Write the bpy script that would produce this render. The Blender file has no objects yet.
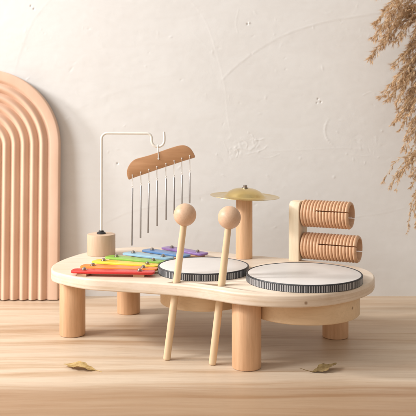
import bpy, bmesh, math, random
import numpy as np
from mathutils import Vector, Matrix, noise as mnoise

# ------------------------------------------------------------------ camera, light, exposure
# all lengths below are written in centimetres and scaled to metres when linked
CM = 0.01
scn = bpy.context.scene
COL = scn.collection
cam_d = bpy.data.cameras.new('camera')
cam = bpy.data.objects.new('camera', cam_d)
COL.objects.link(cam)
cam.location = (0, 0, 35 * CM)
cam.rotation_euler = (math.radians(90), 0, 0)
cam_d.sensor_width = 36
cam_d.lens = 790 / 416 * 36
cam_d.shift_y = -91 / 416
cam_d.clip_start = 0.02
cam_d.clip_end = 50
cam_d.dof.use_dof = True
cam_d.dof.focus_distance = 1.17
cam_d.dof.aperture_fstop = 11
scn.camera = cam

world = bpy.data.worlds.new("World")
scn.world = world
world.use_nodes = True
wb = world.node_tree.nodes['Background']
wb.inputs[0].default_value = (1.0, 0.92, 0.835, 1)
# studio surroundings: brighter towards the window side (left), dimmer behind the camera's right
_t = world.node_tree
_tc = _t.nodes.new('ShaderNodeTexCoord'); _sx = _t.nodes.new('ShaderNodeSeparateXYZ'); _mr = _t.nodes.new('ShaderNodeMapRange')
_t.links.new(_tc.outputs['Generated'], _sx.inputs[0]); _t.links.new(_sx.outputs[0], _mr.inputs[0])
_mr.interpolation_type = 'SMOOTHSTEP'
_mr.inputs[1].default_value = -0.9; _mr.inputs[2].default_value = 0.9; _mr.inputs[3].default_value = 0.88; _mr.inputs[4].default_value = 0.34
_t.links.new(_mr.outputs[0], wb.inputs[1])

def area(name, loc, target, size, power, color):
    l = bpy.data.lights.new(name, 'AREA')
    l.shape = 'DISK'; l.size = size * CM; l.energy = power; l.color = color
    o = bpy.data.objects.new(name, l); COL.objects.link(o)
    o.location = Vector(loc) * CM
    o.rotation_euler = (Vector(target) - Vector(loc)).to_track_quat('-Z', 'Y').to_euler()
    return o
area('key_lamp', (-190, 108, 122), (0, 130, 14), 24, 28, (1.0, 0.98, 0.96))
area('added_wall_fill', (-165, 45, 128), (-20, 154, 50), 70, 26, (0.97, 0.985, 1.0))  # added fill lamp out of view, brightens the wall from the left

scn.view_settings.view_transform = 'Standard'
scn.view_settings.look = 'None'
scn.view_settings.exposure = 0.20
scn.view_settings.gamma = 1.0
scn.render.engine = 'CYCLES'
scn.cycles.max_bounces = 7
scn.cycles.diffuse_bounces = 4
scn.cycles.glossy_bounces = 3
scn.cycles.transmission_bounces = 3

PI = math.pi
R = math.radians

# ------------------------------------------------------------------ materials
class NT:
    def __init__(s, name):
        s.m = bpy.data.materials.new(name); s.m.use_nodes = True
        s.t = s.m.node_tree; s.n = s.t.nodes; s.b = s.n['Principled BSDF']
    def node(s, typ, **kw):
        n = s.n.new(typ)
        for k, v in kw.items(): setattr(n, k, v)
        return n
    def link(s, a, b): s.t.links.new(a, b)
    def coords(s, scale, rot=(0, 0, 0)):
        tc = s.node('ShaderNodeTexCoord'); mp = s.node('ShaderNodeMapping')
        mp.inputs['Scale'].default_value = scale; mp.inputs['Rotation'].default_value = rot
        s.link(tc.outputs['Object'], mp.inputs['Vector'])
        return mp.outputs[0]
    def noise(s, vec, scale, detail=4, rough=0.55, dist=0.0):
        n = s.node('ShaderNodeTexNoise')
        n.inputs['Scale'].default_value = scale; n.inputs['Detail'].default_value = detail
        n.inputs['Roughness'].default_value = rough; n.inputs['Distortion'].default_value = dist
        s.link(vec, n.inputs['Vector'])
        return n.outputs['Fac']
    def ramp(s, fac, stops):
        r = s.node('ShaderNodeValToRGB'); e = r.color_ramp.elements
        while len(e) < len(stops): e.new(0.5)
        for i, (p, c) in enumerate(stops):
            e[i].position = p; e[i].color = (*c, 1) if len(c) == 3 else c
        s.link(fac, r.inputs[0])
        return r.outputs[0]
    def mix(s, fac, a, b, mode='MIX'):
        m = s.node('ShaderNodeMix', data_type='RGBA', blend_type=mode)
        if isinstance(fac, (int, float)): m.inputs[0].default_value = fac
        else: s.link(fac, m.inputs[0])
        for v, i in ((a, 6), (b, 7)):
            if isinstance(v, tuple): m.inputs[i].default_value = (*v, 1)
            else: s.link(v, m.inputs[i])
        return m.outputs[2]
    def math(s, op, a, b=0.0):
        m = s.node('ShaderNodeMath', operation=op)
        for v, i in ((a, 0), (b, 1)):
            if isinstance(v, (int, float)): m.inputs[i].default_value = v
            else: s.link(v, m.inputs[i])
        return m.outputs[0]
    def bump(s, h, strength, dist):
        b = s.node('ShaderNodeBump'); b.inputs['Strength'].default_value = strength
        b.inputs['Distance'].default_value = dist
        s.link(h, b.inputs['Height']); s.link(b.outputs[0], s.b.inputs['Normal'])
    def base(s, v, rough=0.5, spec=0.4, metal=0.0):
        if isinstance(v, tuple): s.b.inputs['Base Color'].default_value = (*v, 1)
        else: s.link(v, s.b.inputs['Base Color'])
        s.b.inputs['Roughness'].default_value = rough
        s.b.inputs['Specular IOR Level'].default_value = spec
        s.b.inputs['Metallic'].default_value = metal
        return s.m

def wood(name, light, dark, axis='x', rot=0.0, rings=1.0, rough=0.5, contrast=1.0, pores=0.35):
    """long soft grain along one axis with fine pores"""
    n = NT(name)
    st = {'x': (6, 70, 70), 'y': (70, 6, 70), 'z': (70, 70, 6)}[axis]
    v = n.coords(tuple(k * rings for k in st), (0, 0, rot))
    big = n.noise(v, 1.0, 4, 0.55, 0.6)
    fine = n.noise(n.coords(tuple(k * 6 for k in st), (0, 0, rot)), 1.0, 3, 0.6)
    blotch = n.noise(n.coords((14, 14, 14)), 1.0, 2, 0.5)
    lo = 0.5 - 0.17 / contrast; hi = 0.5 + 0.17 / contrast
    c = n.ramp(big, [(lo, dark), (hi, light)])
    f = n.ramp(fine, [(0.3, (0.80, 0.76, 0.72)), (0.55, (1, 1, 1))])
    c = n.mix(pores, c, f, 'MULTIPLY')
    b = n.ramp(blotch, [(0.3, (0.93, 0.91, 0.89)), (0.7, (1, 1, 1))])
    c = n.mix(0.8, c, b, 'MULTIPLY')
    n.bump(fine, 0.15, 0.0003)
    return n.base(c, rough, 0.35)

M = {}
ROT = R(22)
M['pine'] = wood('pale_pine', (0.80, 0.695, 0.585), (0.74, 0.61, 0.475), 'x', ROT, 1.0, 0.42, 0.8, 0.25)
def ply(m):
    """thin plywood layers: tone changes with height only"""
    t = m.node_tree; bs = t.nodes['Principled BSDF']; src = bs.inputs['Base Color'].links[0].from_socket
    tc = t.nodes.new('ShaderNodeTexCoord'); mp = t.nodes.new('ShaderNodeMapping'); mp.inputs['Scale'].default_value = (4, 4, 260)
    nz = t.nodes.new('ShaderNodeTexNoise'); nz.inputs['Scale'].default_value = 1.0; nz.inputs['Detail'].default_value = 3
    rp = t.nodes.new('ShaderNodeValToRGB'); e = rp.color_ramp.elements
    e[0].position = 0.36; e[0].color = (0.86, 0.80, 0.72, 1); e[1].position = 0.52; e[1].color = (1, 1, 1, 1)
    mx = t.nodes.new('ShaderNodeMix'); mx.data_type = 'RGBA'; mx.blend_type = 'MULTIPLY'; mx.inputs[0].default_value = 0.8
    t.links.new(tc.outputs['Object'], mp.inputs[0]); t.links.new(mp.outputs[0], nz.inputs['Vector']); t.links.new(nz.outputs['Fac'], rp.inputs[0])
    t.links.new(src, mx.inputs[6]); t.links.new(rp.outputs[0], mx.inputs[7]); t.links.new(mx.outputs[2], bs.inputs['Base Color'])
ply(M['pine'])
def knot(m, p, rad):
    t = m.node_tree; bs = t.nodes['Principled BSDF']; src = bs.inputs['Base Color'].links[0].from_socket
    tc = t.nodes.new('ShaderNodeTexCoord'); d = t.nodes.new('ShaderNodeVectorMath'); d.operation = 'DISTANCE'; d.inputs[1].default_value = p
    mr = t.nodes.new('ShaderNodeMapRange'); mr.inputs[1].default_value = rad; mr.inputs[2].default_value = rad * 0.3; mr.inputs[3].default_value = 0; mr.inputs[4].default_value = 0.85
    mx = t.nodes.new('ShaderNodeMix'); mx.data_type = 'RGBA'; mx.inputs[7].default_value = (0.24, 0.13, 0.06, 1)
    t.links.new(tc.outputs['Object'], d.inputs[0]); t.links.new(d.outputs['Value'], mr.inputs[0]); t.links.new(mr.outputs[0], mx.inputs[0])
    t.links.new(src, mx.inputs[6]); t.links.new(mx.outputs[2], bs.inputs['Base Color'])
knot(M['pine'], (0.131, -0.1655, 0.1015), 0.0032)
knot(M['pine'], (-0.045, -0.0955, 0.1060), 0.0018)
M['pine_shell'] = wood('bent_birch', (0.76, 0.575, 0.375), (0.68, 0.49, 0.30), 'x', 0, 0.8, 0.45, 0.8)
knot(M['pine_shell'], (0.061, -0.0517, 0.017), 0.0028)
M['pine_up'] = wood('upright_pine', (0.82, 0.71, 0.54), (0.74, 0.60, 0.42), 'z', 0, 1.0, 0.5)
M['beech'] = wood('beech_legs', (0.76, 0.50, 0.31), (0.66, 0.40, 0.23), 'z', 0, 1.0, 0.42, 1.0, 0.5)
M['beech_pale'] = wood('pale_beech', (0.66, 0.50, 0.37), (0.60, 0.43, 0.30), 'z', 0, 1.0, 0.5, 0.8)
M['stick'] = wood('birch_stick', (0.80, 0.62, 0.42), (0.73, 0.54, 0.34), 'z', 0, 1.2, 0.4, 0.8)
M['ball'] = wood('beech_ball', (0.72, 0.50, 0.35), (0.64, 0.42, 0.28), 'y', 0.5, 1.0, 0.42, 0.8)
M['chimewood'] = wood('brown_board', (0.50, 0.275, 0.140), (0.43, 0.225, 0.108), 'x', 0, 1.6, 0.5)
M['guiro'] = wood('grooved_beech', (0.71, 0.46, 0.295), (0.60, 0.36, 0.215), 'x', R(26), 1.2, 0.45, 0.8)

def arch_mat():
    n = NT('pink_painted_arch')
    f = n.noise(n.coords((30, 30, 12)), 1.0, 4, 0.55)
    c = n.ramp(f, [(0.35, (0.70, 0.475, 0.345)), (0.65, (0.76, 0.53, 0.395))])
    n.bump(n.noise(n.coords((900, 900, 900)), 1.0, 2), 0.08, 0.0004)
    return n.base(c, 0.55, 0.3)
M['arch'] = arch_mat()

def wall_mat():
    n = NT('plaster')
    a = n.noise(n.coords((3.2, 1, 3.2)), 1.0, 3, 0.6, 0.8)
    c = n.ramp(a, [(0.3, (0.735, 0.725, 0.71)), (0.7, (0.77, 0.765, 0.75))])
    v2 = n.coords((9, 1, 22))
    b = n.noise(v2, 1.0, 3, 0.65, 1.5)
    c = n.mix(0.5, c, n.ramp(b, [(0.35, (0.95, 0.94, 0.93)), (0.6, (1, 1, 1))]), 'MULTIPLY')
    h1 = n.noise(n.coords((45, 1, 60)), 1.0, 4, 0.6, 0.7)
    h2 = n.noise(n.coords((420, 1, 420)), 1.0, 2, 0.6)
    h = n.math('ADD', h1, n.math('MULTIPLY', h2, 0.10))
    patch = n.ramp(n.noise(n.coords((7, 1, 7)), 1.0, 3, 0.6), [(0.50, (0, 0, 0)), (0.64, (1, 1, 1))])
    crk = n.noise(n.coords((150, 1, 190)), 1.0, 5, 0.72, 1.2)
    h = n.math('ADD', h, n.math('MULTIPLY', n.math('MULTIPLY', crk, patch), 0.35))
    n.bump(h, 0.17, 0.0012)
    return n.base(c, 0.75, 0.15)
M['wall'] = wall_mat()

def floor_mat():
    n = NT('oak_boards')
    tc = n.node('ShaderNodeTexCoord'); sx = n.node('ShaderNodeSeparateXYZ')
    n.link(tc.outputs['Object'], sx.inputs[0])
    y = sx.outputs[1]
    wob = n.noise(n.coords((3, 0, 0)), 1.0, 2)
    yy = n.math('ADD', y, n.math('MULTIPLY', wob, 0.0))
    # tone by depth: gradually darker towards the front, thin dark board joint farther back
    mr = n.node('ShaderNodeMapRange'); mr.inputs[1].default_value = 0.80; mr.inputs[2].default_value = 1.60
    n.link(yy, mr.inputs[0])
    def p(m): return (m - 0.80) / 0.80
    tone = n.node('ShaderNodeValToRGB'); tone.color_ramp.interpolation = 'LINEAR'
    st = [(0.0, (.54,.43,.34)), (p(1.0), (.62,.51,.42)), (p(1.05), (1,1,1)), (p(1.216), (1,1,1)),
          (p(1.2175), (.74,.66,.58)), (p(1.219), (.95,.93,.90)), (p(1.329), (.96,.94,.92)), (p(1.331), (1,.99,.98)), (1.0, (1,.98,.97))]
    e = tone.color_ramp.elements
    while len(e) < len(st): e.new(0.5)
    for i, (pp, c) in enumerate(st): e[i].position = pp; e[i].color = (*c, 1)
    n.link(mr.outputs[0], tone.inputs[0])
    # grain that wanders a little from straight
    warp = n.noise(n.coords((3.5, 9, 1)), 1.0, 2, 0.5)
    cb = n.node('ShaderNodeCombineXYZ')
    n.link(sx.outputs[0], cb.inputs[0]); n.link(n.math('ADD', y, n.math('MULTIPLY', n.math('SUBTRACT', warp, 0.5), 0.042)), cb.inputs[1])
    def wc(scale):
        mp = n.node('ShaderNodeMapping'); mp.inputs['Scale'].default_value = scale
        n.link(cb.outputs[0], mp.inputs['Vector']); return mp.outputs[0]
    streak = n.noise(wc((2.4, 40, 1)), 1.0, 4, 0.6, 0.4)
    fine = n.noise(wc((10, 430, 1)), 1.0, 4, 0.7, 0.3)
    wide = n.noise(wc((1.1, 11, 1)), 1.0, 3, 0.5, 0.5)
    c = n.ramp(streak, [(0.28, (0.49, 0.33, 0.20)), (0.42, (0.61, 0.47, 0.335)), (0.55, (0.675, 0.555, 0.425)), (0.78, (0.70, 0.59, 0.465))])
    c = n.mix(0.75, c, n.ramp(wide, [(0.32, (0.80, 0.72, 0.66)), (0.58, (1, 1, 1))]), 'MULTIPLY')
    c = n.mix(0.5, c, n.ramp(fine, [(0.32, (0.74, 0.67, 0.60)), (0.55, (1, 1, 1))]), 'MULTIPLY')
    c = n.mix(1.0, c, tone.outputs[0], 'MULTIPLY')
    por = n.noise(wc((70, 1500, 1)), 1.0, 2, 0.5)
    c = n.mix(0.5, c, n.ramp(por, [(0.27, (0.62, 0.50, 0.40)), (0.36, (1, 1, 1))]), 'MULTIPLY')
    n.bump(n.math('ADD', fine, n.math('MULTIPLY', streak, 0.5)), 0.3, 0.0004)
    return n.base(c, 0.48, 0.35)
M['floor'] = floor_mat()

def simple(name, col, rough, spec=0.5, metal=0.0, var=0.06, scale=60):
    n = NT(name)
    f = n.noise(n.coords((scale,) * 3), 1.0, 3)
    d = tuple(k * (1 - var) for k in col)
    c = n.ramp(f, [(0.3, d), (0.7, col)])
    return n.base(c, rough, spec, metal)
def brass():
    n = NT('brushed_brass')
    f = n.noise(n.coords((60, 60, 60)), 1.0, 3)
    c = n.ramp(f, [(0.3, (0.66, 0.49, 0.20)), (0.7, (0.74, 0.58, 0.28))])
    n.bump(n.noise(n.coords((300, 300, 900)), 1.0, 2), 0.05, 0.0003)
    return n.base(c, 0.20, 0.5, 1.0)
M['brass'] = brass()
M['nickel'] = simple('nickel', (0.42, 0.38, 0.34), 0.25, 0.5, 1.0)
M['tube'] = simple('chime_aluminium', (0.42, 0.40, 0.385), 0.38, 0.5, 0.9)
M['rod'] = simple('cream_enamel', (0.80, 0.77, 0.70), 0.35)
M['rubber'] = simple('black_rubber', (0.02, 0.02, 0.022), 0.45)
M['cord'] = simple('white_cord', (0.80, 0.78, 0.74), 0.5)
M['head'] = simple('drum_skin', (0.71, 0.675, 0.645), 0.42, 0.45, 0, 0.07, 28)
M['black'] = simple('black_trim', (0.035, 0.037, 0.042), 0.5)
M['white'] = simple('silver_white_thread', (0.40, 0.40, 0.41), 0.4)
bars = {'red': (0.66, 0.035, 0.03), 'orange': (0.86, 0.24, 0.03), 'yellow': (0.86, 0.60, 0.04), 'green': (0.25, 0.47, 0.06),
        'light_blue': (0.27, 0.47, 0.60), 'blue': (0.09, 0.22, 0.46), 'purple': (0.26, 0.15, 0.41)}
for k, v in bars.items(): M[k] = simple(k + '_lacquer', v, 0.28, 0.5, 0.0, 0.05)
def leaf_mat(name, a, b):
    n = NT(name)
    f = n.noise(n.coords((180, 180, 180)), 1.0, 4, 0.6)
    return n.base(n.ramp(f, [(0.35, a), (0.65, b)]), 0.6, 0.3)
M['leaf_a'] = leaf_mat('olive_gold_leaf', (0.38, 0.24, 0.08), (0.56, 0.40, 0.18))
M['leaf_b'] = leaf_mat('dull_green_leaf', (0.20, 0.13, 0.05), (0.33, 0.235, 0.11))
M['pampas'] = leaf_mat('dry_spikelets', (0.62, 0.41, 0.23), (0.90, 0.71, 0.48))
def translucent(m, amount):
    t = m.node_tree; bs = t.nodes['Principled BSDF']; out = t.nodes['Material Output']
    tr = t.nodes.new('ShaderNodeBsdfTranslucent'); mx = t.nodes.new('ShaderNodeMixShader'); mx.inputs[0].default_value = amount
    t.links.new(bs.inputs['Base Color'].links[0].from_socket, tr.inputs[0])
    t.links.new(bs.outputs[0], mx.inputs[1]); t.links.new(tr.outputs[0], mx.inputs[2]); t.links.new(mx.outputs[0], out.inputs[0])
translucent(M['pampas'], 0.35)
M['straw'] = leaf_mat('dry_straw', (0.52, 0.38, 0.22), (0.62, 0.47, 0.29))

# ------------------------------------------------------------------ object helpers
def empty(name, base, label, cat, group=None):
    o = bpy.data.objects.new(name, None); COL.objects.link(o)
    o.empty_display_size = 0.02
    o.location = Vector(base) * CM
    o['label'] = label; o['category'] = cat
    if group: o['group'] = group
    return o
def obj(name, bm, mats, parent=None, smooth=None, label=None, origin=None):
    """link a bmesh written in world centimetres as one mesh object"""
    wp = Vector((0, 0, 0))
    if origin is not None: org = Vector(origin) * CM
    else: org = wp
    bmesh.ops.scale(bm, vec=(CM, CM, CM), verts=bm.verts)
    if parent:
        pw = Vector(parent.location)
        if parent.parent: pw = pw + Vector(parent.parent.location)
        if origin is None: org = pw
    bmesh.ops.translate(bm, vec=-org, verts=bm.verts)
    bmesh.ops.recalc_face_normals(bm, faces=bm.faces)
    if smooth is not None:
        for f in bm.faces: f.smooth = True
        for e in bm.edges:
            if len(e.link_faces) == 2 and e.calc_face_angle(0) > R(smooth): e.smooth = False
    me = bpy.data.meshes.new(name); bm.to_mesh(me); bm.free()
    for m in (mats if isinstance(mats, (list, tuple)) else [mats]): me.materials.append(m)
    o = bpy.data.objects.new(name, me); COL.objects.link(o)
    if parent:
        o.parent = parent; o.location = org - pw
    else: o.location = org
    if label: o['label'] = label
    return o
def frame(axis):
    z = Vector(axis).normalized()
    a = Vector((0, 0, 1)) if abs(z.z) < 0.9 else Vector((1, 0, 0))
    x = a.cross(z).normalized(); y = z.cross(x)
    return x, y, z
def lathe(bm, p0, axis, prof, seg=48, mat=0, closed=False):
    """prof: list of (radius, distance along axis)"""
    x, y, z = frame(axis); p0 = Vector(p0); rings = []
    for r, h in prof:
        if r < 1e-6: rings.append([bm.verts.new(p0 + z * h)])
        else: rings.append([bm.verts.new(p0 + z * h + (x * math.cos(2*PI*k/seg) + y * math.sin(2*PI*k/seg)) * r) for k in range(seg)])
    pairs = list(zip(rings[:-1], rings[1:]))
    if closed: pairs.append((rings[-1], rings[0]))
    for a, b in pairs:
        for k in range(seg):
            j = (k + 1) % seg
            if len(a) == 1 and len(b) == 1: continue
            if len(a) == 1: f = bm.faces.new((a[0], b[k], b[j]))
            elif len(b) == 1: f = bm.faces.new((a[k], a[j], b[0]))
            else: f = bm.faces.new((a[k], a[j], b[j], b[k]))
            f.material_index = mat
    return bm
def rod_prof(r, L, b=0.15):
    return [(0, 0), (r - b, 0), (r - b*0.3, b*0.3), (r, b), (r, L - b), (r - b*0.3, L - b*0.3), (r - b, L), (0, L)]
def tube(bm, pts, rads, seg=10, cap=True):
    pts = [Vector(p) for p in pts]
    if not isinstance(rads, (list, tuple)): rads = [rads] * len(pts)
    prev = None; rings = []
    for i, p in enumerate(pts):
        t = (pts[min(i+1, len(pts)-1)] - pts[max(i-1, 0)]).normalized()
        if prev is None: x, y, _ = frame(t)
        else:
            x = (prev - t * prev.dot(t)).normalized(); y = t.cross(x)
        prev = x
        rings.append([bm.verts.new(p + (x*math.cos(2*PI*k/seg) + y*math.sin(2*PI*k/seg)) * rads[i]) for k in range(seg)])
    for a, b in zip(rings[:-1], rings[1:]):
        for k in range(seg): bm.faces.new((a[k], a[(k+1) % seg], b[(k+1) % seg], b[k]))
    if cap: bm.faces.new(rings[0][::-1]); bm.faces.new(rings[-1])
def catmull(pts, n=8, closed=True):
    pts = [Vector(p) for p in pts]; out = []; N = len(pts)
    for i in range(N if closed else N - 1):
        g = (lambda k: pts[k % N]) if closed else (lambda k: pts[max(0, min(N-1, k))])
        p0, p1, p2, p3 = g(i-1), g(i), g(i+1), g(i+2)
        for k in range(n):
            t = k / n
            out.append(0.5 * ((2*p1) + (p2-p0)*t + (2*p0-5*p1+4*p2-p3)*t*t + (3*p1-p0-3*p2+p3)*t**3))
    if not closed: out.append(pts[-1])
    return out
def slab(bm, outline, z0, z1, b=0.2, steps=3, fn=None):
    """extrude a 2D outline with rounded edges; fn maps (u, v, w) to a point"""
    n = len(outline)
    area2 = sum(outline[i][0]*outline[(i+1) % n][1] - outline[(i+1) % n][0]*outline[i][1] for i in range(n))
    if area2 < 0: outline = outline[::-1]
    nor = []
    for i in range(n):
        t = Vector((outline[(i+1) % n][0]-outline[i-1][0], outline[(i+1) % n][1]-outline[i-1][1])).normalized()
        nor.append((t[1], -t[0]))
    prof = []
    for k in range(steps + 1):
        a = PI/2 * k / steps; prof.append((b * (1 - math.sin(a)), z0 + b * (1 - math.cos(a))))
    for k in range(steps + 1):
        a = PI/2 * k / steps; prof.append((b * (1 - math.cos(a)), z1 - b * (1 - math.sin(a))))
    fn = fn or (lambda u, v, w: (u, v, w))
    rings = [[bm.verts.new(fn(outline[i][0] - nor[i][0]*d, outline[i][1] - nor[i][1]*d, z)) for i in range(n)] for d, z in prof]
    for a, c in zip(rings[:-1], rings[1:]):
        for i in range(n):
            j = (i + 1) % n; bm.faces.new((a[i], a[j], c[j], c[i]))
    bm.faces.new(rings[0][::-1]); bm.faces.new(rings[-1])
    return bm
B = bmesh.new

# ------------------------------------------------------------------ setting: floor and plaster wall
WY = 154.4
def px_wall(px, py): return ((px - 208) / 790 * WY, 35 - (py - 117) / 790 * WY)
bm = B()
vs = [bm.verts.new(p) for p in ((-400, -60, 0), (400, -60, 0), (400, WY, 0), (-400, WY, 0))]
bm.faces.new(vs)
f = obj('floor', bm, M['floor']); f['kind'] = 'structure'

def build_wall():
    fx = np.arange(-46, 46.01, 0.12); fz = np.arange(-0.0, 62.01, 0.12)
    xs = np.concatenate([[-400, -200, -100, -60], fx, [60, 100, 200, 400]])
    zs = np.concatenate([fz, [70, 100, 160, 250]])
    X, Z = np.meshgrid(xs, zs)
    D = np.zeros_like(X)
    rng = np.random.default_rng(5)
    def lattice(sx, sz, seed):
        r = np.random.default_rng(seed)
        g = r.standard_normal((80, 120))
        u = np.clip((X + 50) / sx, 0, 117.99); v = np.clip(Z / sz, 0, 77.99)
        iu = u.astype(int); iv = v.astype(int); fu = u - iu; fv = v - iv
        fu = fu*fu*(3-2*fu); fv = fv*fv*(3-2*fv)
        return (g[iv, iu]*(1-fu)*(1-fv) + g[iv, iu+1]*fu*(1-fv) + g[iv+1, iu]*(1-fu)*fv + g[iv+1, iu+1]*fu*fv)
    D += 0.012 * lattice(9, 7, 1) + 0.004 * lattice(3.1, 2.4, 2) + 0.004 * lattice(1.1, 0.9, 3)
    def stroke(pts, h, w, seed=0, step=0.0):
        """a raised trowel ridge along a polyline given as (x, z); step makes one side higher"""
        nonlocal D
        P = [px_wall(*p) for p in pts]
        P = [(v.x, v.y) for v in catmull([(a, b, 0) for a, b in P], 8, False)]
        best = np.full_like(X, 1e9); side = np.zeros_like(X); tt = np.zeros_like(X)
        for i in range(len(P) - 1):
            ax, az = P[i]; bx, bz = P[i+1]; dx, dz = bx-ax, bz-az; L2 = dx*dx + dz*dz + 1e-9
            t = np.clip(((X-ax)*dx + (Z-az)*dz) / L2, 0, 1)
            qx = X - ax - t*dx; qz = Z - az - t*dz; d = np.hypot(qx, qz)
            m = d < best
            best = np.where(m, d, best); side = np.where(m, np.sign(dx*qz - dz*qx), side); tt = np.where(m, (i+t)/(len(P)-1), tt)
        fade = np.clip(np.sin(PI*np.clip(tt, 0, 1)) * 2.5, 0, 1)
        r = np.random.default_rng(seed); k = r.uniform(0.35, 1.0, 40)
        mod = np.interp(tt * 39, np.arange(40), k)
        D += h * fade * mod * np.exp(-(best / w)**2) * 0.36
        if step: D += 0.4 * step * fade * (side > 0) * np.exp(-(best / (w*7))**1.2) * np.clip(best / w, 0, 1)
    stroke([(219, 84), (232, 70), (255, 52), (285, 35), (325, 22), (384, 12), (430, 2)], 0.10, 0.20, 1, 0.05)
    stroke([(14, 75), (22, 48), (34, 20), (56, -6), (70, -16)], 0.045, 0.2, 2, 0.03)
    stroke([(180, -8), (195, 6), (207, 25), (216, 52), (224, 84), (228, 120), (236, 152)], 0.045, 0.16, 3, 0.02)
    stroke([(-4, 27), (10, 36), (26, 46)], 0.07, 0.2, 4, 0.03)
    stroke([(329, 118), (325, 128), (327, 139), (336, 148)], 0.13, 0.22, 5)
    stroke([(239, 8), (236, 22), (238, 34)], 0.05, 0.14, 6)
    stroke([(96, 228), (124, 214), (154, 206), (186, 197), (215, 193)], 0.055, 0.14, 7, 0.03)
    stroke([(66, 116), (90, 103), (118, 92), (150, 84), (176, 80)], 0.03, 0.22, 8, 0.02)
    stroke([(260, 152), (300, 150), (345, 148), (372, 150)], 0.04, 0.16, 9)
    stroke([(330, 222), (356, 217), (384, 213), (412, 206)], 0.045, 0.14, 10, 0.02)
    stroke([(233, 152), (240, 148), (250, 150), (258, 142)], 0.10, 0.16, 11)
    stroke([(251, 133), (256, 140), (266, 138)], 0.110, 0.09, 12)
    stroke([(234, 146), (238, 152), (236, 158)], 0.125, 0.09, 19)
    stroke([(244, 155), (252, 153), (262, 150), (268, 145)], 0.110, 0.08, 20)
    stroke([(240, 137), (247, 143), (246, 149)], 0.110, 0.08, 21)
    stroke([(258, 156), (268, 158), (282, 153)], 0.080, 0.08, 22)
    stroke([(223, 140), (228, 152), (232, 160)], 0.070, 0.08, 23)
    stroke([(60, 124), (66, 120), (69, 117)], 0.10, 0.12, 13)
    stroke([(362, 96), (370, 92), (376, 95)], 0.08, 0.12, 14)
    stroke([(352, 152), (362, 156), (372, 155)], 0.06, 0.13, 15)
    stroke([(190, 30), (204, 44), (216, 60)], 0.035, 0.2, 16)
    stroke([(100, 40), (110, 60), (130, 78)], 0.03, 0.3, 17)
    stroke([(262, 215), (280, 180), (290, 160)], 0.015, 0.2, 18)
    for (px, py, h, w) in [(247.5, 24, -0.28, 0.14), (249, 23, 0.14, 0.16), (318, 99, -0.22, 0.13), (321, 102, -0.22, 0.13), (317, 103, -0.16, 0.12),
                           (31, 6, -0.2, 0.16), (34, 9, -0.2, 0.16), (117.5, 163.5, -0.3, 0.13),
                           (334, 177, 0.05, 0.25), (382, 131, 0.05, 0.2)]:
        x, z = px_wall(px, py); D += h * np.exp(-(((X-x)**2 + (Z-z)**2) / w**2))
    for _ in range(170):                                    # crumbs of plaster, in loose clusters
        cx, cz, s = [(236, 150, 12), (251, 142, 10), (60, 50, 30), (200, 60, 60), (330, 60, 50), (365, 150, 18), (345, 25, 30), (95, 150, 25), (270, 190, 40)][rng.integers(9)]
        x, z = px_wall(rng.normal(cx, s), rng.normal(cz, s*0.6)); w = rng.uniform(0.10, 0.24); a = rng.uniform(0, PI); e = rng.uniform(1, 3)
        u = (X-x)*math.cos(a) + (Z-z)*math.sin(a); v = -(X-x)*math.sin(a) + (Z-z)*math.cos(a)
        near = (np.abs(X-x) < 2) & (np.abs(Z-z) < 2)
        D[near] += rng.uniform(0.008, 0.035) * rng.choice([1, 1, -1]) * np.exp(-((u[near]/(w*e))**2 + (v[near]/w)**2))
    nz, nx = X.shape
    co = np.stack([X, WY - D, Z], -1).reshape(-1, 3) * CM
    idx = np.arange(nz*nx).reshape(nz, nx)
    q = np.stack([idx[:-1, :-1], idx[:-1, 1:], idx[1:, 1:], idx[1:, :-1]], -1).reshape(-1, 4)
    me = bpy.data.meshes.new('wall')
    me.vertices.add(len(co)); me.vertices.foreach_set('co', co.ravel().astype(np.float32))
    me.loops.add(q.size); me.loops.foreach_set('vertex_index', q.ravel().astype(np.int32))
    me.polygons.add(len(q)); me.polygons.foreach_set('loop_start', np.arange(0, q.size, 4, dtype=np.int32))
    me.update(calc_edges=True); me.validate()
    me.polygons.foreach_set('use_smooth', np.ones(len(q), dtype=bool))
    me.materials.append(M['wall'])
    o = bpy.data.objects.new('wall', me); COL.objects.link(o); o['kind'] = 'structure'
build_wall()

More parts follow.
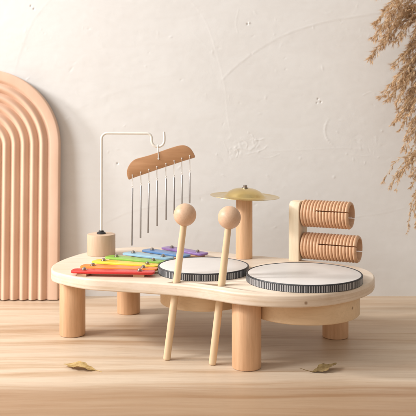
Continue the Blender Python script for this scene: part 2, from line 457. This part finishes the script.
# ------------------------------------------------------------------ ribbed arch leaning on the wall
def build_arch():
    RR, hc, cx, th = 14.7, 29.4, -43.3, 1.2
    border = 2.3; p = (RR - border) / 7; h = 0.92
    prof = []
    for k in range(7):
        for j in range(12):
            t = j / 12; prof.append(((k + t) * p, th + h * (0.5 - 0.5 * math.cos(2 * PI * t)) ** 0.6))
    prof += [(RR-border, th), (RR-border+0.15, th+0.10), (RR-border+0.35, th+0.36), (RR-border+0.55, th+0.50), (RR-border+0.75, th+0.55), (RR-0.25, th+0.55), (RR-0.10, th+0.52), (RR-0.03, th+0.45), (RR, th+0.35), (RR, 0.0), (RR*0.5, 0), (0, 0)]
    st = []
    nz_ = 10
    for i in range(nz_): st.append(((1, 0), hc * i / nz_))
    na = 96
    for i in range(na + 1):
        a = PI * i / na; st.append(((math.cos(a), math.sin(a)), hc))
    for i in range(nz_): st.append(((-1, 0), hc * (1 - (i + 1) / nz_)))
    bm = B()
    a = math.radians(2.5); y0 = WY - 2.25
    rows = []
    for (c, s), z in st:
        row = []
        for r, d in prof:
            x, zz, y = cx + r*c, z + r*s, -d
            row.append(bm.verts.new((x, y0 + y*math.cos(a) + zz*math.sin(a)*1.0, 0.12 + zz*math.cos(a) - y*math.sin(a))))
        rows.append(row)
    for r0, r1 in zip(rows[:-1], rows[1:]):
        for k in range(len(prof) - 1): bm.faces.new((r0[k], r0[k+1], r1[k+1], r1[k]))
    bm.faces.new(rows[0]); bm.faces.new(rows[-1][::-1])
    bmesh.ops.remove_doubles(bm, verts=bm.verts, dist=0.001)
    o = obj('decor_arch', bm, M['arch'], smooth=50, origin=(cx, y0, 0))
    o['label'] = 'ribbed peach pink arch board leaning against the plaster wall'; o['category'] = 'arch'
build_arch()

# ------------------------------------------------------------------ percussion table
T0 = (0, 122, 0)
table = empty('percussion_table', T0, 'pale wooden children music table on four round legs with drums and rainbow bars', 'music table')
ZB, ZT = 9.5, 11.2
outl = [(-23.2, 120.9), (-18.1, 116.6), (-13.3, 115.0), (-9.2, 113.9), (-5.0, 112.5), (-1.9, 111.1), (1.1, 109.2), (3.6, 107.4), (6.7, 106.0), (10.0, 105.4), (13.5, 105.6),
        (17.0, 106.9), (20.5, 109.7), (23.4, 113.6), (24.9, 118.0), (25.0, 122.2), (23.6, 125.9), (20.6, 128.6), (16.5, 131.2), (12.0, 134.0), (7.0, 136.4), (2.0, 139.3),
        (-3.5, 142.4), (-9.0, 144.2), (-14.0, 144.5), (-18.3, 142.6), (-21.6, 138.8), (-23.8, 133.6), (-24.9, 128.6), (-24.7, 124.4)]
bm = B()
slab(bm, [(v.x, v.y) for v in catmull([(x, y, 0) for x, y in outl], 6)], ZB, ZT, 0.28, 4)
top_o = obj('tabletop', bm, M['pine'], table, smooth=35)
# two drilled holes that the mallets stand in
for foot, head in (((-5.95, 113.85, 0.03), (-3.32, 113.95, 20.9)), ((0.60, 111.6, 0.03), (3.03, 112.0, 20.75))):
    fv = Vector(foot); dv = (Vector(head) - fv).normalized(); bb = B()
    lathe(bb, fv + dv*8.5, dv, [(0, 0), (0.66, 0), (0.66, 4.2), (0, 4.2)], 32)
    bmesh.ops.scale(bb, vec=(CM, CM, CM), verts=bb.verts); bmesh.ops.recalc_face_normals(bb, faces=bb.faces)
    me = bpy.data.meshes.new('cut'); bb.to_mesh(me); bb.free()
    co = bpy.data.objects.new('cut', me); COL.objects.link(co)
    md = top_o.modifiers.new('hole', 'BOOLEAN'); md.operation = 'DIFFERENCE'; md.solver = 'EXACT'; md.object = co
    bpy.context.view_layer.update()
    nm = bpy.data.meshes.new_from_object(top_o.evaluated_get(bpy.context.evaluated_depsgraph_get()))
    top_o.modifiers.clear(); old = top_o.data; top_o.data = nm; nm.name = 'tabletop'
    bpy.data.objects.remove(co, do_unlink=True); bpy.data.meshes.remove(me); bpy.data.meshes.remove(old)
# knot on the front edge of the tabletop is part of its timber
for x, y in ((5.4, 110.5), (-21.8, 127.1), (-14.2, 141.4), (20.3, 125.9)):
    bm = B(); lathe(bm, (x, y, 0), (0, 0, 1), rod_prof(2.06, ZB, 0.22)); obj('leg', bm, M['beech'], table, smooth=40, origin=(x, y, 0))

def drum(cx, cy, r, rs, ztop, zlow, nt, label):
    bm = B()
    z1 = ztop - 0.04
    lathe(bm, (cx, cy, 0), (0, 0, 1), [(rs-0.45, zlow), (rs-0.1, zlow), (rs, zlow+0.1), (rs, ZB-0.003), (rs-0.45, ZB-0.003)], 96, closed=True)
    d = obj('drum', bm, M['pine_shell'], table, smooth=40, origin=(cx, cy, zlow), label=label)
    bm = B()      # skin
    lathe(bm, (cx, cy, 0), (0, 0, 1), [(0, z1), (r*0.5, z1), (r-0.30, z1), (r-0.22, z1-0.03), (r-0.22, ZT+0.004), (0, ZT+0.004)], 120)
    obj('drum_skin', bm, M['head'], d, smooth=50)
    bm = B()      # woven band: black with pale upright stitches
    h0 = ZT + 0.004; H = ztop - h0
    rings = [(r-0.20, h0), (r, h0), (r, h0+H*0.05), (r, h0+H*0.84), (r, h0+H*0.93), (r-0.06, ztop), (r-0.20, ztop), (r-0.24, ztop-0.06)]
    V = []
    ang = []
    rnd = random.Random(nt)
    for k in range(nt):
        a0 = 2*PI*k/nt; wv = 0.42 + rnd.uniform(-0.17, 0.17)
        ang += [a0, a0 + 2*PI/nt*wv]
    for rr, z in rings: V.append([bm.verts.new((cx + rr*math.cos(a), cy + rr*math.sin(a), z)) for a in ang])
    n = len(ang)
    for i in range(len(rings)-1):
        for k in range(n):
            j = (k+1) % n
            f = bm.faces.new((V[i][k], V[i][j], V[i+1][j], V[i+1][k]))
            f.material_index = 1 if (i == 2 and k % 2 == 0) else 0
    obj('drum_band', bm, [M['black'], M['white']], d, smooth=40)
drum(-0.7, 121.3, 7.0, 6.6, 12.3, 6.7, 130, 'smaller white drum in the middle of the tabletop')
drum(14.0, 115.1, 8.43, 8.0, 12.3, 6.7, 156, 'larger white drum at the right end of the tabletop')

# xylophone rails and bars
def rail(pts, w, z0, z1, name='xylophone_rail'):
    c = catmull([(x, y, 0) for x, y in pts], 6, False); L, Rr = [], []
    for i, p in enumerate(c):
        t = (c[min(i+1, len(c)-1)] - c[max(i-1, 0)]).normalized(); nn = Vector((t.y, -t.x, 0)) * w/2
        L.append((p.x+nn.x, p.y+nn.y)); Rr.append((p.x-nn.x, p.y-nn.y))
    bm = B(); slab(bm, L + Rr[::-1], z0, z1, 0.06, 2); obj(name, bm, M['guiro'], table, smooth=40)
BARS = [('red', (-20.8, 117.9), (-8.2, 116.6), .15, .82), ('orange', (-19.9, 121.7), (-8.0, 118.9), .15, .82), ('yellow', (-18.6, 126.0), (-7.8, 121.6), .15, .82),
        ('green', (-16.9, 130.0), (-7.3, 124.6), .16, .82), ('light_blue', (-14.3, 133.6), (-6.2, 128.0), .17, .82), ('blue', (-11.2, 136.6), (-3.6, 130.4), .17, .82),
        ('purple', (-7.9, 139.2), (-0.7, 132.2), .18, .82)]
BARS = [(n_, (a_[0] + 0.25, a_[1] + 1.3), (b_[0] + 0.25, b_[1] + 1.3), s_, e_) for n_, a_, b_, s_, e_ in BARS]
def along(a, b, t): return (a[0] + (b[0]-a[0])*t, a[1] + (b[1]-a[1])*t)
lp = [along(a, b, s) for _, a, b, s, e in BARS]; rp = [along(a, b, e) for _, a, b, s, e in BARS]
def ext(p):
    a, b = p[0], p[1]; c, d = p[-1], p[-2]
    return [(a[0] + (a[0]-b[0])*0.30, a[1] + (a[1]-b[1])*0.30)] + p + [(c[0] + (c[0]-d[0])*0.25, c[1] + (c[1]-d[1])*0.25)]
rail(ext(lp), 1.5, ZT+0.004, 11.61); rail(ext(rp), 1.7, ZT+0.004, 11.61)
for name, a, b, s, e in BARS:
    A = Vector(a); Bv = Vector(b); d = (Bv-A); L = d.length; d.normalize(); nn = Vector((-d.y, d.x)); w = 2.5
    o2 = []
    for (u, v) in ((0, -w/2+0.75), (0, w/2-0.75), (0.12, w/2-0.3), (0.5, w/2), (L-0.5, w/2*0.9), (L-0.12, w/2*0.9-0.3), (L, w/2-0.85), (L, -w/2+0.85), (L-0.12, -w/2*0.9+0.3), (L-0.5, -w/2*0.9), (0.5, -w/2), (0.12, -w/2+0.3)):
        q = A + d*u + nn*v; o2.append((q.x, q.y))
    bm = B(); slab(bm, o2, 11.64, 11.96, 0.07, 2)
    m = (A + Bv) / 2
    bo = obj('xylophone_bar', bm, M[name], table, smooth=40, origin=(m.x, m.y, 11.64), label=name.replace('_', ' ') + ' metal bar with rounded ends')
    for t in (s, e):
        q = A + d*L*t; bm = B()
        lathe(bm, (q.x, q.y, 11.965), (0, 0, 1), [(0, 0), (0.42, 0), (0.42, 0.06), (0.30, 0.10), (0.30, 0.24), (0.22, 0.36), (0.10, 0.42), (0, 0.43)], 20)
        obj('screw', bm, M['nickel'], bo, smooth=30, origin=(q.x, q.y, 11.96))

# cymbal on its post
cx, cy = 6.1, 133.3
bm = B(); lathe(bm, (cx, cy, ZT), (0, 0, 1), rod_prof(1.4, 10.35, 0.1)); obj('cymbal_post', bm, M['beech'], table, smooth=40, origin=(cx, cy, ZT))
tilt = R(2.2)
ax = Vector((math.sin(tilt), -0.02, math.cos(tilt)))
RC = 5.85
pr = [(0, 1.70), (0.7, 1.68), (1.4, 1.59), (2.0, 1.42), (2.55, 1.15), (3.0, 0.82), (3.35, 0.48), (3.6, 0.28), (3.85, 0.21), (4.2, 0.21), (4.8, 0.22), (5.4, 0.27), (RC, 0.34), (RC+0.02, 0.30), (5.4, 0.21),
      (4.8, 0.15), (4.2, 0.13), (3.75, 0.15), (3.5, 0.22), (3.25, 0.40), (2.9, 0.74), (2.45, 1.07), (1.9, 1.34), (1.3, 1.51), (0, 1.62)]
c0 = Vector((cx + 0.1, cy, 21.35))
bm = B(); lathe(bm, c0, ax, pr, 96); cym = obj('cymbal', bm, M['brass'], table, smooth=70, origin=tuple(c0))
bm = B(); lathe(bm, c0 + ax*1.703, ax, [(0, 0), (0.55, 0), (0.55, 0.08), (0.34, 0.10), (0.34, 0.40), (0.24, 0.5), (0, 0.52)], 6 * 4); obj('screw', bm, M['nickel'], cym, smooth=30)

# chime stand: round block, grommet, bent rod with a hook
hx, hy = -18.45, 136.6
bm = B(); lathe(bm, (hx, hy, ZT+0.003), (0, 0, 1), rod_prof(2.42, 3.6, 0.12), 64); obj('stand_block', bm, M['beech_pale'], table, smooth=40, origin=(hx, hy, ZT))
bm = B(); zt = ZT + 3.603; lathe(bm, (hx, hy, zt), (0, 0, 1), [(0, 0), (0.78, 0), (0.78, 0.16), (0.66, 0.30), (0.48, 0.36), (0.44, 0.55), (0.30, 0.60), (0, 0.60)], 32); obj('rubber_grommet', bm, M['rubber'], table, smooth=40)
def hp(px, py): return ((px - 208) / 790 * hy, hy, 35 - (py - 117) / 790 * hy)
path = [(hx, hy, zt + 0.5), (hx+0.02, hy, 22), (hx+0.04, hy, 31.2)]
for k in range(1, 6):
    a = PI/2 * k / 5; path.append((hx + 0.04 + 1.0*(1-math.cos(a)), hy, 31.2 + 1.0*math.sin(a)))
zb = 32.2
path.append((hx + 5, hy, zb-0.03))
xb = -10.55
path += [(xb, hy, zb - 0.05)]
for k in range(1, 6):
    a = PI/2 * k / 5; path.append((xb + 0.8*math.sin(a), hy, zb - 0.05 - 0.8*(1-math.cos(a))))
xc, rh = xb + 0.8 + 1.1, 1.1
zc = 30.95
for k in range(0, 13):
    a = PI + PI * k / 12; path.append((xc + rh*math.cos(a), hy, zc + rh*math.sin(a)))
path += [(xc + rh, hy, zc + 0.6), (xc + rh - 0.05, hy, zc + 1.5)]
bm = B(); tube(bm, path, [0.22]*(len(path)-1) + [0.20], 14); obj('hook_rod', bm, M['rod'], table, smooth=50)

# bracket with two grooved, slit wooden tubes
u = Vector((math.cos(R(26)), -math.sin(R(26)), 0)); v = Vector((math.sin(R(26)), math.cos(R(26)), 0))
FR = Vector((14.95, 130.3, 0))         # front right corner of the bracket
bw, bd = 1.75, 4.3
def bfn(a, b_, w): return tuple(FR - u*w + v*a + Vector((0, 0, b_)))
o2 = [(0, ZT+0.003), (bd, ZT+0.003), (bd, 19.4)] + [(bd - 1.6*(1-math.cos(PI/2*k/5)), 19.4 + 1.6*math.sin(PI/2*k/5)) for k in range(1, 6)] + \
     [(1.2 - 1.2*math.sin(PI/2*k/5), 19.8 + 1.2*math.cos(PI/2*k/5)) for k in range(0, 6)]
bm = B(); slab(bm, o2, 0, bw, 0.10, 2, bfn); obj('guiro_bracket', bm, M['pine_up'], table, smooth=30)
def guiro(z, L, r, lab, roll):
    p0 = FR + v*(bd/2) + u*0.02 + Vector((0, 0, z))
    ri = r - 0.52; n = int(round(L / 0.55)); prof = [(0, 0), (r*0.72, 0), (r*0.90, 0.12)]
    pitch = (L - 0.25) / n
    for k in range(n):
        for j in range(8):
            t = j / 8
            prof.append((r - 0.30 * (1 - math.sin(PI*t)**0.5) - (0.12 if k == 0 and j < 2 else 0), 0.15 + (k + t) * pitch))
    prof += [(r - 0.22, L - 0.02), (ri + 0.05, L), (ri, L - 0.08), (ri, L*0.22), (0, L*0.22)]
    bm = B(); lathe(bm, p0, u, prof, 96)
    bmesh.ops.recalc_face_normals(bm, faces=bm.faces)
    o = obj('guiro_tube', bm, M['guiro'], table, smooth=60, origin=tuple(p0), label=lab)
    # saw slit through the open half, cut with an exact boolean and baked
    bb = B(); m = Matrix((( u.x, v.x, 0), (u.y, v.y, 0), (0, 0, 1)))
    for sx in (0.34, 1.05):
        for sy in (-1, 1):
            for sz in (-0.095, 0.095):
                y_, z_ = sy*(r+0.5), sz
                c_, s_ = math.cos(roll), math.sin(roll)
                bb.verts.new(m @ Vector((L*sx, y_*c_ - z_*s_, y_*s_ + z_*c_)) * CM)
    bmesh.ops.convex_hull(bb, input=bb.verts)
    me = bpy.data.meshes.new('cut'); bb.to_mesh(me); bb.free()
    co = bpy.data.objects.new('cut', me); COL.objects.link(co)
    co.location = p0 * CM
    md = o.modifiers.new('slit', 'BOOLEAN'); md.operation = 'DIFFERENCE'; md.solver = 'EXACT'; md.object = co
    bpy.context.view_layer.update()
    ev = o.evaluated_get(bpy.context.evaluated_depsgraph_get())
    nm = bpy.data.meshes.new_from_object(ev)
    o.modifiers.clear(); old = o.data; o.data = nm; nm.name = 'guiro_tube'
    bpy.data.objects.remove(co, do_unlink=True); bpy.data.meshes.remove(me); bpy.data.meshes.remove(old)
guiro(18.95, 8.3, 2.27, 'upper grooved tube', R(-19))
guiro(13.55, 9.6, 2.24, 'lower grooved tube', R(-19))

# ------------------------------------------------------------------ mallets standing in the table's holes
def mallet(foot, head, label):
    f = Vector(foot); h = Vector(head); d = (h - f).normalized(); L = (h - f).length
    e = empty('mallet', foot, label, 'mallet', 'wooden mallets standing in the tabletop')
    bm = B(); lathe(bm, f, d, [(0, 0), (0.42, 0), (0.50, 0.08), (0.53, 0.3), (0.55, L*0.5), (0.46, L-1.2), (0, L-1.2)], 32)
    obj('stick', bm, M['stick'], e, smooth=40)
    bm = B(); n = 24; r = 1.64
    lathe(bm, h, d, [(r*math.sin(PI*k/n), -r*math.cos(PI*k/n)) for k in range(n+1)], 48); obj('mallet_head', bm, M['ball'], e, smooth=60, origin=tuple(h))
mallet((-5.95, 113.85, 0.03), (-3.32, 113.95, 20.9), 'wooden ball mallet in front of the smaller drum, nearer the rainbow bars')
mallet((0.60, 111.6, 0.03), (3.03, 112.0, 20.75), 'wooden ball mallet between the smaller drum and the front leg, nearer the cymbal')

# ------------------------------------------------------------------ chime hanging from the hook
top = Vector((xc - 0.05, hy, zc - rh))
ch = empty('wind_chime', (top.x, hy, top.z), 'brown wooden board chime with eight hanging metal tubes on the cream hook', 'chime')
pp = [(128.6, 179.0), (127.2, 175), (127.2, 170), (129.3, 165), (132.6, 161), (137, 158.6), (146, 156.2), (155, 153.4), (164, 150.2), (173, 147.2), (179, 145.6), (184, 145.3), (188.6, 147), (192, 150.4), (195, 156.4),
      (193.3, 158.0), (186, 160.2), (172, 164.8), (158, 169.4), (144, 174.2), (133, 178.0), (130.2, 179.3)]
o2 = []
for a in catmull([(x, y, 0) for x, y in pp], 4): q = hp(a.x, a.y); o2.append((q[0], q[2]))
bm = B(); slab(bm, o2, -0.35, 0.35, 0.08, 2, lambda a, b_, w: (a, hy + w, b_)); obj('chime_board', bm, M['chimewood'], ch, smooth=35)
q = hp(158.6, 158.0)
bm = B()
k0 = Vector((top.x, hy, top.z + 0.25))
tube(bm, [k0 + Vector((0, -0.12, 0.12)), k0 + Vector((0, -0.30, -0.2)), Vector((q[0], hy-0.42, q[2]+0.5)), Vector((q[0], hy-0.43, q[2]-0.15))], 0.07, 8)
tube(bm, [k0 + Vector((0, -0.12, 0.12)), k0 + Vector((0, 0.28, -0.1)), Vector((q[0], hy+0.42, q[2]+0.5)), Vector((q[0], hy+0.43, q[2]))], 0.07, 8)
lathe(bm, (q[0], hy-0.40, q[2]-0.1), (0, -1, 0), [(0, 0), (0.16, 0), (0.16, 0.06), (0, 0.1)], 12)
obj('cord', bm, M['cord'], ch, smooth=50)
tubes = [(132.5, 188, 131.8, 245.5), (140.9, 185.5, 140.5, 238), (149.0, 183.5, 147.9, 233), (157.0, 180.5, 157.0, 226), (166.0, 178.5, 166.0, 220), (174.2, 177.3, 174.0, 214), (181.9, 175.0, 181.8, 209), (189.7, 172.5, 189.6, 203)]
for i, (x0, y0, x1, y1) in enumerate(tubes):
    a = Vector(hp(x0, y0)); b = Vector(hp(x1, y1)); d = (b - a)
    bm = B(); lathe(bm, a, d, [(0, 0), (0.13, 0), (0.15, 0.03), (0.15, d.length-0.03), (0.12, d.length), (0, d.length)], 16)
    t = obj('chime_tube', bm, M['tube'], ch, smooth=40, origin=tuple(a))
    zb_ = 179.0 - (x0 - 130.0) * (21.6 / 63.5)          # board's lower edge above this tube
    c = Vector(hp(x0, zb_ - 3.2))
    bm = B(); pts = [a + Vector((0, 0, -0.1)), a + Vector((0.10, -0.1, 0.6)), Vector((c.x + 0.05, hy-0.38, c.z - 0.5)), Vector((c.x, hy-0.41, c.z))]
    tube(bm, pts, 0.045, 6)
    pts = [a + Vector((0, 0, -0.1)), a + Vector((-0.12, 0.1, 0.6)), Vector((c.x - 0.04, hy+0.38, c.z - 0.5)), Vector((c.x, hy+0.41, c.z))]
    tube(bm, pts, 0.045, 6)
    lathe(bm, (c.x, hy-0.37, c.z), (0, -1, 0), [(0, 0), (0.11, 0), (0.09, 0.08), (0, 0.09)], 10)
    lathe(bm, a + Vector((0, 0, 0.35)), (0, 0, 1), [(0, -0.14), (0.12, -0.06), (0.14, 0), (0.12, 0.06), (0, 0.14)], 10)
    obj('cord', bm, M['cord'], ch, smooth=50)

# ------------------------------------------------------------------ dry leaves on the floor
def leaf(name, stem, tip, width, mat, label, curl, seed, stem_len, ripple):
    a = Vector((*stem, 0.0)); b = Vector((*tip, 0.0)); d = b - a; L = d.length; d.normalize(); s = Vector((-d.y, d.x, 0)); rnd = random.Random(seed)
    n, mN = 26, 8; bm = B(); T = []; Bt = []
    for i in range(n + 1):
        t = i / n; w = width * (math.sin(PI * t ** 0.85) ** 0.75 if 0 < t < 1 else 0.0) + 0.02
        bend = curl[0] * math.sin(PI * t) + curl[1] * t * t
        rowt, rowb = [], []
        for j in range(mN + 1):
            q = j / mN * 2 - 1
            edge = 1 + 0.14 * math.sin(t * 31 + seed + q) * abs(q)
            z = 0.06 + max(0, bend) + ripple * (abs(q) ** 1.4) * (0.6 + 0.5 * math.sin(t * 9 + seed + (2 if q > 0 else 0))) * (w / width)
            p = a + d * (t * L) + s * (q * w * edge + curl[2] * math.sin(PI * t)) + Vector((0, 0, z))
            rowt.append(bm.verts.new(p)); rowb.append(bm.verts.new(p - Vector((0, 0, 0.035))))
        T.append(rowt); Bt.append(rowb)
    for i in range(n):
        for j in range(mN):
            bm.faces.new((T[i][j], T[i+1][j], T[i+1][j+1], T[i][j+1])); bm.faces.new((Bt[i][j], Bt[i][j+1], Bt[i+1][j+1], Bt[i+1][j]))
        bm.faces.new((T[i][0], Bt[i][0], Bt[i+1][0], T[i+1][0])); bm.faces.new((T[i][mN], T[i+1][mN], Bt[i+1][mN], Bt[i][mN]))
    bm.faces.new(T[0] + Bt[0][::-1]); bm.faces.new((T[n] + Bt[n][::-1])[::-1])
    e = empty(name, (*stem, 0), label, 'leaf')
    obj('blade', bm, mat, e, smooth=60)
    bm = B()
    tube(bm, [a - d*stem_len + s*0.25 + Vector((0, 0, 0.06 + curl[3])), a - d*stem_len*0.5 + s*0.05 + Vector((0, 0, 0.08 + curl[3]*0.45)), a + Vector((0, 0, 0.10)), a + d*L*0.3 + s*curl[2]*0.8 + Vector((0, 0, 0.14 + curl[0]*0.85))],
         [0.035, 0.045, 0.055, 0.03], 6)
    obj('stalk', bm, mat, e, smooth=60)
leaf('dry_leaf', (-15.6, 109.0), (-20.3, 110.8), 0.95, M['leaf_a'], 'curled golden olive dry leaf on the floor in front of the left leg', (0.25, 0.3, 0.1, 0.0), 3, 1.2, 0.35)
leaf('dry_leaf', (14.3, 108.2), (17.9, 109.9), 0.85, M['leaf_b'], 'dark green brown dry leaf on the floor below the larger drum', (0.15, 0.75, -0.25, 0.75), 8, 1.9, 0.4)

# ------------------------------------------------------------------ dried pampas plumes at the right
def plume(stem, tips, label, seed, size=1.0, yd=146):
    """a main stem outside the frame with arching fronds; each frond carries short twigs of spikelets"""
    rnd = random.Random(seed); k = yd / 790
    W = lambda x, y, dy: Vector(((x - 208) * k, yd + dy, 35 - (y - 117) * k))
    C = catmull([W(*p) for p in stem], 12, False); n = len(C)
    e = empty('pampas_plume', tuple(C[0]), label, 'dried plume', 'dried plumes hanging at the right')
    st = B(); sp = B()
    tube(st, C, [0.20 * (1 - 0.6 * i / (n-1)) for i in range(n)], 7)
    def spikelet(p, d, L, w):
        x, y, z = frame(d); a = rnd.uniform(0, 2*PI); xx = x*math.cos(a) + y*math.sin(a); yy = z.cross(xx)
        base = sp.verts.new(p); tip = sp.verts.new(p + z*L)
        ring = [sp.verts.new(p + z*L*0.38 + c) for c in (xx*w, yy*w*0.5, -xx*w, -yy*w*0.5)]
        for i in range(4):
            j = (i+1) % 4; sp.faces.new((base, ring[j], ring[i])); sp.faces.new((ring[i], ring[j], tip))
    for ti, (tx, ty) in enumerate(tips):
        for rep in range(2):
            jx, jy = (rnd.gauss(0, 3), rnd.gauss(0, 3)) if rep else (0, 0)
            T = W(tx + jx, ty + jy, rnd.uniform(-3.0, 2.5))
            i0 = min(n-1, int((0.15 + 0.85 * (ti + rnd.random()) / len(tips)) * (n-1))); A = C[i0]
            mid = A.lerp(T, 0.55) + Vector((-0.6, rnd.uniform(-.5, .5), 1.6)) * rnd.uniform(0.5, 1.2)
            F = catmull([A, mid, T], 10, False); L = sum((F[i+1]-F[i]).length for i in range(len(F)-1))
            tube(st, F, [0.06 * (1 - 0.8*i/(len(F)-1)) + 0.012 for i in range(len(F))], 5, False)
            m = len(F) - 1
            for q in range(int(L * 3.4)):
                t = (0.12 + 0.88 * rnd.random()) * m; a = min(m-1, int(t)); p = F[a].lerp(F[a+1], t-a); tg = (F[a+1]-F[a]).normalized()
                taper = 1.0 - 0.55 * t / m
                side = Vector((rnd.gauss(0, 1), rnd.gauss(0, 1), rnd.gauss(0, 1))); side = (side - tg*side.dot(tg)).normalized()
                d = (tg + side*rnd.uniform(0.25, 0.62)).normalized(); tl = size * taper * rnd.uniform(0.9, 2.3)
                pts = [p, p + d*tl*0.5, p + (d + Vector((0, 0, -0.2))).normalized()*tl]
                tube(st, pts, [0.022, 0.018, 0.010], 3, False)
                for s_ in range(int(3 + tl * 3.4)):
                    u_ = rnd.uniform(0.25, 1.0); pt = p + (pts[2]-p)*u_
                    dd = (d + Vector((rnd.gauss(0, .26), rnd.gauss(0, .26), rnd.gauss(0, .26) - 0.08))).normalized()
                    spikelet(pt, dd, size * rnd.uniform(0.55, 1.15), rnd.uniform(0.045, 0.085))
                    if rnd.random() < 0.3: spikelet(pt, (dd + side*0.5*rnd.random()).normalized(), size * rnd.uniform(1.0, 1.8), 0.014)
    obj('stem', st, M['straw'], e, smooth=60); obj('plume_tuft', sp, M['pampas'], e)
plume([(486, -70, 2), (452, -30, 1), (436, 4, 0), (430, 30, 0)], [(378, -4), (388, 8), (398, 2), (376, 24), (371, 38), (385, 28), (373, 57), (384, 46), (394, 42), (398, 22), (405, 34), (408, 12), (414, 42), (416, 24)],
      'dry tan plume topmost of the ones at the right edge', 11, 1.0)
plume([(490, 0, 2), (456, 28, 1), (440, 56, 0), (432, 84, 0)], [(404, 56), (394, 66), (412, 60), (385, 94), (390, 84), (400, 80), (396, 99), (410, 78), (388, 100), (404, 96), (412, 98), (398, 112), (408, 112)],
      'dry tan plume second from the top at the right edge', 12, 0.95, 147)
plume([(476, 48, 2), (450, 80, 1), (436, 104, 0), (428, 124, 0)], [(397, 118), (393, 122), (406, 118), (403, 130), (412, 126), (402, 149), (407, 138), (414, 140)],
      'dry tan plume third from the top at the right edge', 13, 0.72, 146)
plume([(470, 105, 2), (446, 128, 1), (430, 146, 0), (420, 158, 0)], [(412, 152), (404, 164), (408, 172), (398, 176), (389, 184), (393, 187)],
      'dry tan plume with its tip just above the grooved tubes', 14, 0.62, 145)
plume([(470, 135, 2), (450, 150, 1), (434, 168, 0), (424, 186, 0)], [(414, 176), (411, 190), (417, 196), (412, 206), (415, 216), (412, 224)],
      'lowest dry tan plume, hanging straight down at the right edge', 15, 0.6, 147)
